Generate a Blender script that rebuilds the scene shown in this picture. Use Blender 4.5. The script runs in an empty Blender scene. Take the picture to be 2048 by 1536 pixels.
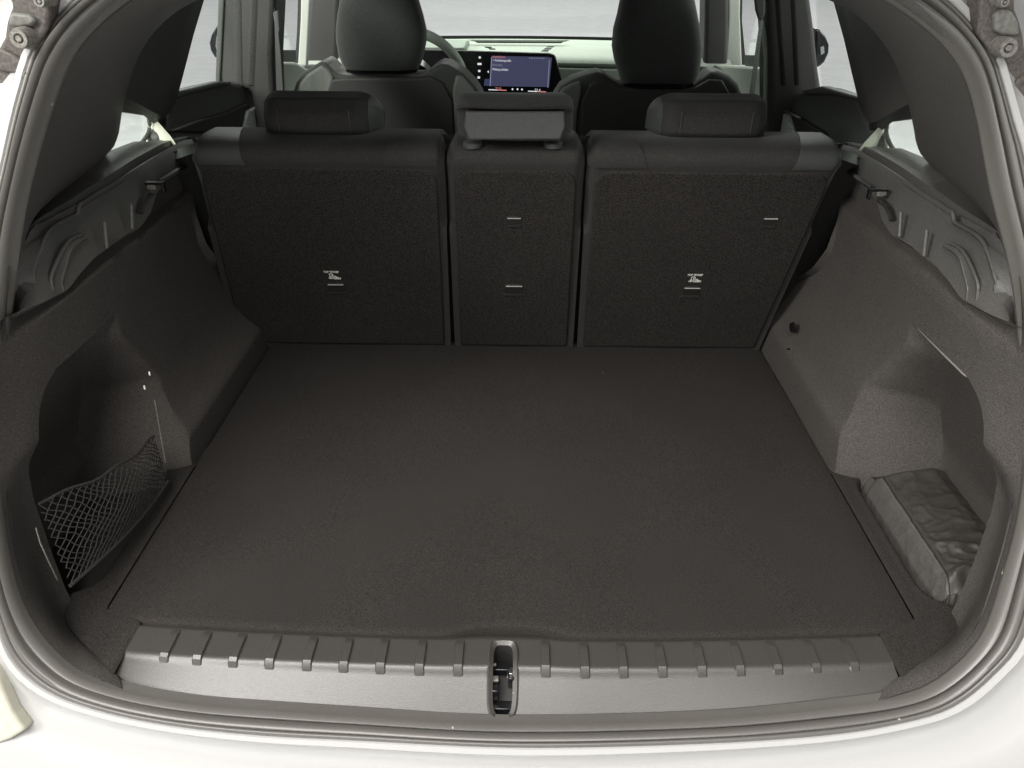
import bpy, bmesh, math, random
import numpy as np
from mathutils import Matrix, Vector, noise as mnoise
random.seed(7)
SC = bpy.context.scene
COL = SC.collection
# ------------------------------------------------------------------ camera
CAM = np.array([.009, -.70, .735]); FPX = 1550.0          # focal length in pixels of a 2048 px wide picture
YAW, PIT, ROL = [math.radians(a) for a in (-.574, 30.0, .374)]
fw = np.array([math.sin(YAW)*math.cos(PIT), math.cos(YAW)*math.cos(PIT), -math.sin(PIT)])
rt = np.array([math.cos(YAW), -math.sin(YAW), 0.0]); up = np.cross(rt, fw)
rt, up = math.cos(ROL)*rt + math.sin(ROL)*up, -math.sin(ROL)*rt + math.cos(ROL)*up
cd = bpy.data.cameras.new('camera'); cam = bpy.data.objects.new('camera', cd); COL.objects.link(cam)
cd.sensor_width = 36; cd.lens = FPX/2048*36; cd.clip_start = .02; cd.clip_end = 300
M = Matrix(((rt[0], up[0], -fw[0], CAM[0]), (rt[1], up[1], -fw[1], CAM[1]), (rt[2], up[2], -fw[2], CAM[2]), (0, 0, 0, 1)))
cam.matrix_world = M
SC.camera = cam
# ------------------------------------------------------------------ light
wd = bpy.data.worlds.new('World'); SC.world = wd; wd.use_nodes = True
bg = wd.node_tree.nodes['Background']; bg.inputs[0].default_value = (1.0, .985, .97, 1); bg.inputs[1].default_value = .47
def area(name, loc, target, size, power, col):
    d = bpy.data.lights.new(name, 'AREA'); d.shape = 'RECTANGLE'; d.size, d.size_y = size; d.energy = power; d.color = col
    o = bpy.data.objects.new(name, d); COL.objects.link(o); o.location = loc
    o.rotation_euler = (Vector(target)-Vector(loc)).to_track_quat('-Z', 'Y').to_euler(); return o
area('rear_showroom_lamp', (-.70, -1.75, 2.65), (.1, .1, .05), (2.5, .6), 190, (1, .97, .93))
area('left_fill_lamp', (-2.3, -1.5, 1.9), (.45, .3, .2), (.9, .9), 88, (1, .98, .94))  # added fill, source unseen, to lift the right wall and seats
area('front_fill_lamp', (.0, 4.2, 2.9), (0, 1.9, .4), (3.0, 1.2), 150, (.93, 1.0, .90))  # added fill to brighten the dashboard through the windscreen
area('ground_fill_lamp', (0, 14, 8), (0, 14, 0), (16, 14), 460, (1, .985, .985))  # unseen lamp added to lift the ground beyond the windows
for s_ in (-1, 1):
    area('side_fill_lamp', (s_*3.4, 1.7, 2.1), (0, 1.2, .4), (1.8, 1.0), 75, (.90, 1.0, .91))  # added pair to brighten the cabin through its side windows
SC.view_settings.view_transform = 'Standard'; SC.view_settings.look = 'None'
SC.view_settings.exposure = 0; SC.view_settings.gamma = 1; SC.view_settings.use_curve_mapping = False
SC.render.engine = 'CYCLES'
try:
    SC.cycles.max_bounces = 8; SC.cycles.transparent_max_bounces = 16
except Exception: pass

# ------------------------------------------------------------------ helpers
def P(px, py, Y=None, z=None, x=None, pl=None):
    """point where the sight line of a photograph pixel meets a given plane of the car"""
    d = fw + (px-1024)/FPX*rt - (py-768)/FPX*up
    if pl is None:
        pl = (0, 1, 0, Y) if Y is not None else ((0, 0, 1, z) if z is not None else (1, 0, 0, x))
    n = np.array(pl[:3]); t = (pl[3]-n@CAM)/(n@d)
    return CAM + t*d
def PL(l, **k): return [P(a, b, **k) for a, b in l]
def mir(l): return [np.array([-p[0], p[1], p[2]]) for p in l]
def zY(py, Y, px=1030): return P(px, py, Y=Y)[2]
def cr(pts, n, closed=False):
    pts = [np.array(p, float) for p in pts]; N = len(pts); out = []
    seg = N if closed else N-1
    for i in range(seg):
        if closed: p0, p1, p2, p3 = [pts[(i+k) % N] for k in (-1, 0, 1, 2)]
        else: p0, p1, p2, p3 = pts[max(i-1, 0)], pts[i], pts[i+1], pts[min(i+2, N-1)]
        for k in range(16):
            t = k/16
            out.append(.5*((2*p1)+(-p0+p2)*t+(2*p0-5*p1+4*p2-p3)*t*t+(-p0+3*p1-3*p2+p3)*t**3))
    out.append(pts[0] if closed else pts[-1]); return rs(out, n, closed)
def rs(pts, n, closed=False):
    """resample a polyline to n points"""
    a = np.array(pts, float); s = np.r_[0, np.cumsum(np.linalg.norm(np.diff(a, axis=0), axis=1))]
    t = np.linspace(0, s[-1], n+1)[:-1] if closed else np.linspace(0, s[-1], n)
    return [np.array([np.interp(u, s, a[:, k]) for k in range(a.shape[1])]) for u in t]
def ss(a, b, v):
    t = min(1, max(0, (v-a)/(b-a))); return t*t*(3-2*t)
def mesh(name, verts, faces, mat, parent=None, smooth=True, bev=0, seg=2, sub=0, ang=40, loc=None, clean=True):
    bm = bmesh.new(); vs = [bm.verts.new(tuple(map(float, v))) for v in verts]
    for f in faces:
        try: bm.faces.new([vs[i] for i in f])
        except ValueError: pass
    if clean: bmesh.ops.remove_doubles(bm, verts=bm.verts, dist=1e-6)
    bmesh.ops.recalc_face_normals(bm, faces=bm.faces)
    me = bpy.data.meshes.new(name)
    if loc is not None: bmesh.ops.translate(bm, verts=bm.verts, vec=-Vector(loc))
    bm.to_mesh(me); bm.free()
    for p in me.polygons: p.use_smooth = smooth
    if smooth: me.set_sharp_from_angle(angle=math.radians(ang))
    o = bpy.data.objects.new(name, me); COL.objects.link(o); me.materials.append(mat)
    if loc is not None: o.location = loc
    if bev:
        b = o.modifiers.new('bevel', 'BEVEL'); b.width = bev; b.segments = seg; b.limit_method = 'ANGLE'; b.angle_limit = math.radians(35)
    if sub:
        s = o.modifiers.new('subdivision', 'SUBSURF'); s.levels = s.render_levels = sub
    if parent is not None:
        o.parent = parent
        if parent.type == 'EMPTY': o.matrix_parent_inverse = Matrix.Translation(-Vector(parent.location))
    return o
def loft(name, rows, mat, parent=None, closed=False, skip=None, **k):
    n = len(rows[0]); v = [p for r in rows for p in r]; f = []
    for i in range(len(rows)-1):
        for j in range(n if closed else n-1):
            if skip and skip(i, j): continue
            j2 = (j+1) % n; f.append((i*n+j, i*n+j2, (i+1)*n+j2, (i+1)*n+j))
    return mesh(name, v, f, mat, parent, **k)
def prism_vf(pts, vec):
    n = len(pts); vec = np.array(vec, float)
    v = [np.array(p, float) for p in pts]+[np.array(p, float)+vec for p in pts]
    f = [tuple(range(n)), tuple(range(2*n-1, n-1, -1))]+[(i, i+n, (i+1) % n+n, (i+1) % n) for i in range(n)]
    return v, f
def prism(name, pts, vec, mat, parent=None, **k):
    v, f = prism_vf(pts, vec); return mesh(name, v, f, mat, parent, **k)
def multi(name, parts, mat, parent=None, **k):
    v, f = [], []
    for a, b in parts:
        o = len(v); v += list(a); f += [tuple(i+o for i in q) for q in b]
    return mesh(name, v, f, mat, parent, **k)
def tube_vf(pts, r, n=8, flat=1.0):
    pts = [np.array(p, float) for p in pts]; N = len(pts); v, f = [], []
    ref = np.array([.13, .2, .97])
    for i, p in enumerate(pts):
        t = pts[min(i+1, N-1)]-pts[max(i-1, 0)]; t /= np.linalg.norm(t)
        a = np.cross(t, ref); a /= np.linalg.norm(a); b = np.cross(a, t)
        ri = r[i] if isinstance(r, (list, tuple)) else r
        for k in range(n):
            w = 2*math.pi*k/n; v.append(p+ri*(math.cos(w)*a+flat*math.sin(w)*b))
    for i in range(N-1):
        for k in range(n): f.append((i*n+k, i*n+(k+1) % n, (i+1)*n+(k+1) % n, (i+1)*n+k))
    f += [tuple(range(n)), tuple(range((N-1)*n, N*n))]; return v, f
def tube(name, pts, r, mat, parent=None, n=8, flat=1.0, **k):
    v, f = tube_vf(pts, r, n, flat); return mesh(name, v, f, mat, parent, **k)
def box_vf(c, s):
    c = np.array(c, float); h = np.array(s, float)/2
    v = [c+h*np.array(q) for q in ((-1,-1,-1),(1,-1,-1),(1,1,-1),(-1,1,-1),(-1,-1,1),(1,-1,1),(1,1,1),(-1,1,1))]
    return v, [(0,1,2,3),(4,5,6,7),(0,1,5,4),(1,2,6,5),(2,3,7,6),(3,0,4,7)]
def box(name, c, s, mat, parent=None, **k):
    v, f = box_vf(c, s); return mesh(name, v, f, mat, parent, **k)
def cyl_vf(c, axis, r, h, n=20, rings=((1, 0), (1, 1))):
    """turned shape: rings are (radius factor, height factor) along axis"""
    c = np.array(c, float); ax = np.array(axis, float); ax /= np.linalg.norm(ax)
    a = np.cross(ax, [.3, .9, .2]); a /= np.linalg.norm(a); b = np.cross(ax, a); v, f = [], []
    for rf, hf in rings:
        for k in range(n):
            w = 2*math.pi*k/n; v.append(c+ax*h*hf+r*rf*(math.cos(w)*a+math.sin(w)*b))
    for i in range(len(rings)-1):
        for k in range(n): f.append((i*n+k, i*n+(k+1) % n, (i+1)*n+(k+1) % n, (i+1)*n+k))
    f += [tuple(range(n)), tuple(range((len(rings)-1)*n, len(rings)*n))]; return v, f
def puff_vf(prof, x0, x1, r, n=6, bow=0.0, m=10):
    """cushion: a closed (y, z) profile carried along X, its ends rounded over r"""
    pr = cr([np.array([0, a, b]) for a, b in prof], 40, True); c = np.mean(pr, axis=0)
    ext = max(np.ptp([p[1] for p in pr]), np.ptp([p[2] for p in pr]))/2
    st = []
    for i in range(n+1):
        w = math.pi/2*i/n; st.append((r*(1-math.sin(w)), 1-(r/ext)*(1-math.cos(w)) if False else 1-min(.85, r/ext)*(1-math.sin(w))**1.0*0 - min(.85, r/ext)*(1-math.cos(math.pi/2-w))))
    xs = []
    for i in range(n+1):
        w = math.pi/2*i/n; xs.append((x0+r*(1-math.cos(w)), 1-min(.8, r/ext)*(1-math.sin(w))))
    mid = [(x0+r+(x1-x0-2*r)*k/m, 1) for k in range(1, m)]
    allx = xs+mid+[(x0+x1-a, s) for a, s in reversed(xs)]
    v, f = [], []; N = len(pr)
    for a, s in allx:
        t = (a-(x0+x1)/2)/((x1-x0)/2)
        for p in pr:
            q = c+(p-c)*s; v.append(np.array([a, q[1]+bow*t*t, q[2]]))
    for i in range(len(allx)-1):
        for k in range(N): f.append((i*N+k, i*N+(k+1) % N, (i+1)*N+(k+1) % N, (i+1)*N+k))
    f += [tuple(range(N)), tuple(range((len(allx)-1)*N, len(allx)*N))]; return v, f
def puff(name, prof, x0, x1, r, mat, parent=None, **k):
    kk = {a: k.pop(a) for a in ('bow',) if a in k}
    v, f = puff_vf(prof, x0, x1, r, **kk); return mesh(name, v, f, mat, parent, ang=60, **k)
def rings_vf(rings, n=32, e=3.2):
    """stacked rounded-rectangle rings (cx, cy, z, half width, half depth)"""
    v, f = [], []
    for cx, cy, z, a, b in rings:
        for k in range(n):
            w = 2*math.pi*k/n; c, s = math.cos(w), math.sin(w)
            v.append(np.array([cx+a*math.copysign(abs(c)**(2/e), c), cy+b*math.copysign(abs(s)**(2/e), s), z]))
    for i in range(len(rings)-1):
        for k in range(n): f.append((i*n+k, i*n+(k+1) % n, (i+1)*n+(k+1) % n, (i+1)*n+k))
    f += [tuple(range(n)), tuple(range((len(rings)-1)*n, len(rings)*n))]; return v, f
def rrect(x0, x1, z0, z1, r, n=5):
    o = []
    for cx, cz, a0 in ((x1-r, z1-r, 0), (x0+r, z1-r, 90), (x0+r, z0+r, 180), (x1-r, z0+r, 270)):
        for k in range(n+1):
            w = math.radians(a0+90*k/n); o.append((cx+r*math.cos(w), cz+r*math.sin(w)))
    return o

# ------------------------------------------------------------------ materials
def mat(name, col, rough=.6, grain=0.0, gscale=700, bump=0.0, bscale=None, blot=0.0, spec=.5, metal=0.0, sheen=0.0, emit=None, coat=0.0):
    m = bpy.data.materials.new(name); m.use_nodes = True; t = m.node_tree; N = t.nodes; L = t.links
    b = N['Principled BSDF']; b.inputs['Roughness'].default_value = rough; b.inputs['Metallic'].default_value = metal
    b.inputs['Specular IOR Level'].default_value = spec; b.inputs['Base Color'].default_value = (*col, 1)
    if sheen: b.inputs['Sheen Weight'].default_value = sheen; b.inputs['Sheen Roughness'].default_value = .4
    if coat: b.inputs['Coat Weight'].default_value = coat; b.inputs['Coat Roughness'].default_value = .08
    if emit: b.inputs['Emission Color'].default_value = (*emit[:3], 1); b.inputs['Emission Strength'].default_value = emit[3]
    tc = N.new('ShaderNodeTexCoord')
    src = None
    if grain or blot:
        mx = N.new('ShaderNodeMath'); mx.operation = 'MULTIPLY'; mx.inputs[0].default_value = 1; mx.inputs[1].default_value = 1
        def nz(scale, amt, det, sock):
            n = N.new('ShaderNodeTexNoise'); n.inputs['Scale'].default_value = scale; n.inputs['Detail'].default_value = det
            L.new(tc.outputs['Object'], n.inputs['Vector'])
            r = N.new('ShaderNodeMapRange'); r.inputs[1].default_value = .33; r.inputs[2].default_value = .67
            r.inputs[3].default_value = 1-amt; r.inputs[4].default_value = 1+amt
            L.new(n.outputs['Fac'], r.inputs[0]); L.new(r.outputs[0], mx.inputs[sock]); return n
        if grain: src = nz(gscale, grain, 1.5, 0)
        if blot: nz(6, blot, 3, 1)
        v = N.new('ShaderNodeVectorMath'); v.operation = 'SCALE'; v.inputs[0].default_value = col
        L.new(mx.outputs[0], v.inputs['Scale']); L.new(v.outputs[0], b.inputs['Base Color'])
    if bump:
        n = N.new('ShaderNodeTexNoise'); n.inputs['Scale'].default_value = bscale or gscale; n.inputs['Detail'].default_value = 2
        L.new(tc.outputs['Object'], n.inputs['Vector'])
        bp = N.new('ShaderNodeBump'); bp.inputs['Strength'].default_value = bump; bp.inputs['Distance'].default_value = .001
        L.new(n.outputs['Fac'], bp.inputs['Height']); L.new(bp.outputs[0], b.inputs['Normal'])
    return m
CARPET = mat('floor carpet', (.0250, .0228, .0212), .95, .5, 950, .3, 900, .05, spec=.1)
WCARPET = mat('side wall carpet', (.066, .0608, .0565), .95, .45, 900, .5, 700, .05, spec=.1)
SEATB = mat('seat back carpet', (.0335, .0308, .0285), .95, .6, 600, .5, 500, .05, spec=.1)
FABRIC = mat('seat fabric', (.036, .0352, .033), .85, .4, 800, .4, 700, .06, spec=.25, sheen=.12)
PATCH = mat('smooth seat leatherette', (.060, .063, .059), .5, .2, 900, .2, 600, .05, spec=.4)
FRONTF = mat('front seat fabric', (.056, .063, .057), .75, .3, 600, .3, 600, .08, spec=.35, sheen=.4)
FRONTL = mat('front seat side leatherette', (.16, .18, .16), .6, .15, 600, .2, 500, .08, spec=.4, sheen=.2)
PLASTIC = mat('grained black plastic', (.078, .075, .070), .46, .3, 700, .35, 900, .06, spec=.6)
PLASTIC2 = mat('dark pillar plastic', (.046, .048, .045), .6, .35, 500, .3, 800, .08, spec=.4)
DOORM = mat('door trim plastic', (.085, .092, .086), .55, .25, 500, .3, 700, .08, spec=.5)
SILL = mat('sill plastic', (.038, .0352, .0318), .43, .22, 700, .25, 1100, .05, spec=.8)
RUBBER = mat('rubber seal', (.095, .091, .083), .38, .08, 700, .06, 900, .06, spec=.5)
WHITE = mat('white paint', (.36, .36, .352), .3, 0, spec=.5, coat=.3)
CREAM = mat('painted door pillar', (.78, .79, .66), .45, .04, 200)
CREAM2 = mat('cream bumper corner', (.40, .39, .32), .5, .04, 100)
DARK = mat('black cavity plastic', (.018, .017, .016), .6, .2, 600)
BLACK = mat('gloss black panel', (.008, .008, .009), .25, 0, spec=.4)
STEEL = mat('bright steel', (.62, .62, .60), .3, .1, 500, metal=1.0)
BOLT = mat('dull steel', (.20, .19, .17), .5, .3, 300, metal=.4)
HINGE = mat('dusty hinge metal', (.072, .063, .055), .6, .35, 300, .15, 300, .30)
HINGE2 = mat('pale hinge grease', (.13, .13, .115), .55, .2, 200, .15, 200, .25)
DASHM = mat('light-tinted dashboard', (.44, .48, .42), .6, .08, 400, .2, 900, .05)  # greenish light through the windscreen is put into this colour
DASHG = mat('grey dashboard', (.30, .35, .30), .6, .12, 400, .2, 900, .05)  # windscreen light on lower dash and wheel is put into this grey
PRINT = mat('white print', (.95, .95, .86), .6)
BAR = mat('pale anchor bar', (.42, .41, .39), .5, .05, 300)
EDGE = mat('painted edge highlight', (.20, .19, .17), .45, .1, 400)
NYLON = mat('black nylon', (.036, .033, .030), .50, .35, 900, .3, 90, .2, spec=.35)
NYLON2 = mat('grey nylon side', (.066, .063, .059), .6, .3, 900, .4, 90, .12, spec=.5)
NET = mat('black elastic net', (.026, .024, .022), .85, .3, 600)
SPEAK = mat('pale speaker cloth', (.40, .42, .40), .8, .35, 260, .5, 260)
GROUND = mat('pale showroom floor', (.86, .86, .885), .8, .02, 3, 0, 3, .03)
SCREEN = mat('lit screen', (.01, .01, .015), .4, .12, 300, emit=(.048, .050, .098, 1))
SCRDARK = mat('lit screen margin', (.01, .01, .015), .4, 0, emit=(.035, .042, .10, 1))
SCRWHITE = mat('white screen lettering', (.02, .02, .02), .5, emit=(.75, .75, .80, 1))
SCRDIM = mat('grey screen lettering', (.02, .02, .02), .5, emit=(.25, .25, .36, 1))
SCRRED = mat('red screen bar', (.02, .02, .02), .5, emit=(.62, .22, .20, 1))
MIRG = mat('mirror glass', (.75, .8, .78), .08, metal=1.0)
def glass():
    m = bpy.data.materials.new('window glass'); m.use_nodes = True; t = m.node_tree; N = t.nodes; L = t.links
    N.remove(N['Principled BSDF']); o = N['Material Output']
    tr = N.new('ShaderNodeBsdfTransparent'); tr.inputs[0].default_value = (.96, .985, .965, 1)
    gl = N.new('ShaderNodeBsdfGlossy'); gl.inputs['Roughness'].default_value = .02
    lw = N.new('ShaderNodeLayerWeight'); lw.inputs[0].default_value = .5
    pw = N.new('ShaderNodeMath'); pw.operation = 'POWER'; pw.inputs[1].default_value = 5; L.new(lw.outputs['Facing'], pw.inputs[0])
    fr = N.new('ShaderNodeMath'); fr.operation = 'MULTIPLY_ADD'; fr.inputs[1].default_value = .6; fr.inputs[2].default_value = .02; L.new(pw.outputs[0], fr.inputs[0])
    mx = N.new('ShaderNodeMixShader'); L.new(fr.outputs[0], mx.inputs[0]); L.new(tr.outputs[0], mx.inputs[1]); L.new(gl.outputs[0], mx.inputs[2])
    L.new(mx.outputs[0], o.inputs[0]); return m
GLASS = glass()
def flecks(m, scale, size, rare, col):
    t = m.node_tree; N = t.nodes; L = t.links; b = N['Principled BSDF']; src = b.inputs['Base Color'].links[0].from_socket
    tc = N.new('ShaderNodeTexCoord'); v = N.new('ShaderNodeTexVoronoi'); v.inputs['Scale'].default_value = scale
    wn = N.new('ShaderNodeTexNoise'); wn.inputs['Scale'].default_value = scale*3
    ad = N.new('ShaderNodeVectorMath'); ad.operation = 'MULTIPLY_ADD'; ad.inputs[1].default_value = (.012, .012, .012)
    L.new(tc.outputs['Object'], wn.inputs['Vector']); L.new(wn.outputs['Color'], ad.inputs[0]); L.new(tc.outputs['Object'], ad.inputs[2]); L.new(ad.outputs[0], v.inputs['Vector'])
    a = N.new('ShaderNodeMath'); a.operation = 'LESS_THAN'; a.inputs[1].default_value = size; L.new(v.outputs['Distance'], a.inputs[0])
    sp = N.new('ShaderNodeSeparateColor'); L.new(v.outputs['Color'], sp.inputs[0])
    c = N.new('ShaderNodeMath'); c.operation = 'GREATER_THAN'; c.inputs[1].default_value = rare; L.new(sp.outputs[0], c.inputs[0])
    mu = N.new('ShaderNodeMath'); mu.operation = 'MULTIPLY'; L.new(a.outputs[0], mu.inputs[0]); L.new(c.outputs[0], mu.inputs[1])
    mx = N.new('ShaderNodeMix'); mx.data_type = 'RGBA'; L.new(mu.outputs[0], mx.inputs[0]); L.new(src, mx.inputs[6]); mx.inputs[7].default_value = (*col, 1)
    L.new(mx.outputs[2], b.inputs['Base Color'])
flecks(CARPET, 28, .035, .965, (.30, .28, .25)); flecks(RUBBER, 36, .10, .93, (.42, .40, .36)); flecks(SILL, 30, .035, .95, (.20, .19, .17)); flecks(WCARPET, 26, .03, .975, (.25, .23, .21))
# ------------------------------------------------------------------ the setting
g = mesh('ground', [(-70, -40, -.6), (70, -40, -.6), (70, 100, -.6), (-70, 100, -.6)], [(0, 1, 2, 3)], GROUND); g['kind'] = 'structure'
car = bpy.data.objects.new('car', None); COL.objects.link(car); car.location = (0, 1.2, -.6)
car['label'] = 'white car seen into its open dark boot, seats and dashboard beyond'; car['category'] = 'car'

# ------------------------------------------------------------------ body: opening curves
H = (0, 1, -.5, -.12); HN = np.array([0, -1, .5]); HN = HN/np.linalg.norm(HN)     # opening plane; HN points out of the car
S = (0, 1, .444, .73)                                                               # rear seat back plane
OUT = [(1042,1495),(700,1480),(513,1470),(342,1451),(205,1423),(102,1386),(34,1331),(0,1259),(-28,1130),(-46,960),(-52,800),(-48,640),(-28,480),(0,355),(25,241),(43,173),(63,109),(102,48),(150,0),(215,-45),(310,-85),(480,-115),(1024,-135),
       (1560,-115),(1740,-85),(1830,-45),(1894,0),(1944,51),(1985,109),(2005,168),(2026,244),(2046,310),(2076,460),(2096,640),(2102,800),(2098,960),(2082,1110),(2048,1270),(1985,1352),(1906,1413),(1811,1444),(1653,1470),(1400,1487)]
INN = [(1005,1440),(700,1423),(550,1413),(410,1403),(300,1387),(225,1369),(154,1341),(89,1280),(50,1222),(24,1150),(8,1060),(-3,960),(-8,800),(-3,690),(13,600),(24,500),(34,434),(51,355),(71,279),(94,203),(119,135),(152,79),(218,15),(275,-25),(370,-60),(520,-85),(1024,-100),
       (1530,-85),(1660,-60),(1735,-30),(1795,0),(1883,66),(1934,127),(1960,203),(1980,305),(1993,381),(2009,437),(2036,546),(2050,660),(2056,800),(2048,947),(2032,1050),(2004,1150),(1963,1270),(1890,1346),(1811,1387),(1653,1409),(1400,1432)]
NS = 260
oc = cr(PL(OUT, pl=H), NS, True); ic_raw = cr(PL(INN, pl=H), 1200, True)
def nearest_inner():
    """pair every outer point with an inner point, keeping order"""
    A = np.array(ic_raw); res = []
    for p in oc:
        res.append(A[np.argmin(((A-p)**2).sum(1))])
    R = np.array(res)
    for _ in range(4): R = (np.roll(R, 1, 0)+2*R+np.roll(R, -1, 0))/4
    return list(R)
ic = nearest_inner()
prof = [(-.02, -.006), (0, .0), (.05, .003), (.14, .0035), (.19, .002), (.22, -.005), (.25, .002), (.30, .006), (.38, .009), (.46, .008), (.515, .003), (.55, -.014), (.60, -.015), (.635, .001), (.67, .007), (.75, .010), (.83, .008), (.88, .001), (.92, -.012), (.97, -.015), (1.02, -.012)]
rows = [[o+(i-o)*s+HN*h for o, i in zip(oc, ic)] for s, h in prof]
seal = loft('opening_seal', rows, RUBBER, car, closed=True, ang=60)
# joint of the seal at its lowest point
j = P(1008, 1466, pl=H)
# painted body round the opening
cen = np.array([0, .03, .31])
def grow(k, out, dz=0):
    r = []
    for p in oc:
        d = p-cen; d = d-HN*(d@HN); n = np.linalg.norm(d)
        q = p+d/n*k+HN*out; q[2] += dz; r.append(q)
    return r
loft('body_shell', [grow(-.004, -.03), grow(-.003, -.004), grow(.001, .003), grow(.007, .004), grow(.013, -.003), grow(.03, -.012), grow(.055, -.013), grow(.075, -.004), grow(.10, .005), grow(.16, .0), grow(.2, -.05), grow(.2, -.25)], WHITE, car, closed=True, ang=50)
for s in (-1, 1):
    box('side_panel', (s*.70, 1.15, -.09), (.05, 2.5, .94), WHITE, car, bev=.01)
roof = box('roof', (0, 1.15, .83), (1.06, 1.75, .05), WHITE, car, bev=.01)
box('headlining', (0, 1.15, .79), (1.04, 1.7, .02), FABRIC, roof)
box('underbody', (0, 1.2, -.22), (1.36, 2.6, .04), DARK, car)
box('bulkhead', (0, 2.42, .08), (1.36, .04, .60), DARK, car)
box('bumper', (0, -.16, -.34), (1.30, .10, .46), WHITE, car, bev=.03)
# the raised tailgate above the opening
tg = []
for k in range(9):
    t_ = k/8; a = np.array([0, .26-.76*t_, .87+.46*t_+.03*math.sin(math.pi*t_)]); w_ = .48+.08*t_
    tg.append([a+np.array([w_*u, .0, -.03*u*u]) for u in np.linspace(-1, 1, 13)])
tl_ = loft('tailgate', tg, WHITE, car)
so = tl_.modifiers.new('thickness', 'SOLIDIFY'); so.thickness = .05
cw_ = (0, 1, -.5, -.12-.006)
prism('bumper_wedge', PL([(-60,1300),(-12,1340),(4,1380),(22,1422),(50,1460),(18,1480),(-60,1508)], pl=cw_), -HN*.02, CREAM2, car, bev=.004, seg=3)  # thin cream-coloured wedge laid over the white body
# ------------------------------------------------------------------ hinge arms in the upper corners
def hinge(side):
    if side < 0:
        arm = [(2,-30),(98,-30),(99,25),(92,62),(76,92),(64,118),(50,138),(20,222),(0,226),(-20,222),(-16,150),(-6,100),(8,75),(12,45),(24,10)]
        plate = [(20,25),(55,28),(72,40),(62,52),(40,56),(14,50)]; bolts = [(43,76,20), (84,2,12)]; step = [(0,95),(30,112),(56,134),(40,150),(-10,140),(-14,110)]; foot = [(48,142),(52,146),(22,215),(8,218)]
    else:
        arm = [(1963,-30),(2030,-30),(2032,20),(2040,40),(2048,70),(2056,140),(2068,240),(2046,250),(2030,240),(2012,190),(2002,160),(1985,115),(1957,66),(1958,35)]
        plate = [(1990,30),(2000,18),(2025,22),(2038,45),(2040,70),(2010,72),(1992,62)]; bolts = [(2012,95,20), (2004,4,10)]; step = [(2020,170),(2052,150),(2060,215),(2040,225)]; foot = [(2006,168),(2014,176),(2046,238),(2034,242)]
    Y = .19
    a = prism('hinge_arm', PL(arm, Y=Y), (0, .03, 0), HINGE, car, bev=.004, seg=3)
    prism('cover_plate', PL(plate, Y=Y-.006), (0, .012, 0), HINGE2, a, bev=.003)
    prism('arm_step', PL(step, Y=Y-.005), (0, .012, 0), HINGE, a, bev=.003)
    prism('strut', PL(foot, Y=Y-.012), (0, .012, 0), HINGE2, a, bev=.003)
    for x, y, r in bolts:
        c = P(x, y, Y=Y-.014); rr = np.linalg.norm(P(x+r, y, Y=Y-.014)-c)
        multi('bolt', [cyl_vf(c, (0, 1, 0), rr, .02, 20, ((.35, -.1), (.5, -.3), (.85, -.3), (1, 0), (1, 1))), cyl_vf(c-np.array([0, .002, 0]), (0, 1, 0), rr*.4, .01, 6, ((.8, -.4), (1, 0), (1, 1)))], BOLT, a)
hinge(-1); hinge(1)

# ------------------------------------------------------------------ boot floor panel (lifts out)
fl = []
NX, NY = 60, 50
x0f, x1f = -.507, .507
rowsf = []
for i in range(NY+1):
    r = []
    for k in range(NX+1):
        u = k/NX; xx = x0f+(x1f-x0f)*u
        yr = -.019-.019*(1-(xx/.507)**2)           # rear edge, bowed towards the sill
        n = math.exp(-((xx-.0)/.062)**4); yr += .016*n      # finger notch
        y = yr+(.745-yr)*(i/NY)**1.5 if True else 0
        zz = .0012*mnoise.noise((xx*5, y*5, .3))
        e = min(xx-x0f, x1f-xx, y-yr)
        zz -= .0035*(1-ss(0, .004, e))
        r.append(np.array([xx, y, zz]))
    rowsf.append(r)
under = [[p-np.array([0, 0, .02]) for p in rowsf[0]]]
fp = loft('boot_floor_panel', under+rowsf, CARPET, None, ang=60, loc=(0, .36, -.01))
fp['label'] = 'flat dark carpeted load floor between the boot side walls'; fp['category'] = 'floor panel'
mesh('boot_well', [(-.56, -.04, -.035), (.56, -.04, -.035), (.56, .80, -.035), (-.56, .80, -.035)], [(0, 1, 2, 3)], DARK, car)
# ------------------------------------------------------------------ sill trim
def ic_z(xx, want='z'):
    A = sorted([p for p in ic if p[2] < .06], key=lambda p: p[0]); X_ = [p[0] for p in A]
    return np.array([xx, np.interp(xx, X_, [p[1] for p in A]), np.interp(xx, X_, [p[2] for p in A])])
sx0, sx1 = -.463, .452
hole = (P(981, 1310, z=-.0)[0], P(1032, 1310, z=-.0)[0])
xs = sorted(set([sx0+(sx1-sx0)*k/80 for k in range(81)]+[hole[0], hole[1]]))
def sill_pt(xx, v):
    y0 = -.021-.019*(1-(xx/.507)**2); y0 += .004*math.exp(-(xx/.062)**4)
    q = ic_z(xx); y1, z1 = q[1]-.001, q[2]-.020
    yb = y0+(y1-y0)*.50
    y = y0+(y1-y0)*v
    w = max(0, v-.46)/.54; w = w*ss(-.02, .16, w)
    z = -.004*(1-ss(0, .07, v))+z1*w
    return np.array([xx, y, z])
vs = [k/40 for k in range(41)]
HV = (.13, .89)
rows = [[sill_pt(x, v) for x in xs] for v in vs]
def skp(i, j): return hole[0]-1e-6 <= (xs[j]+xs[j+1])/2 <= hole[1]+1e-6 and HV[0] <= (vs[i]+vs[i+1])/2 <= HV[1]
sill = loft('sill_trim', rows, SILL, car, skip=skp, ang=60)
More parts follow.
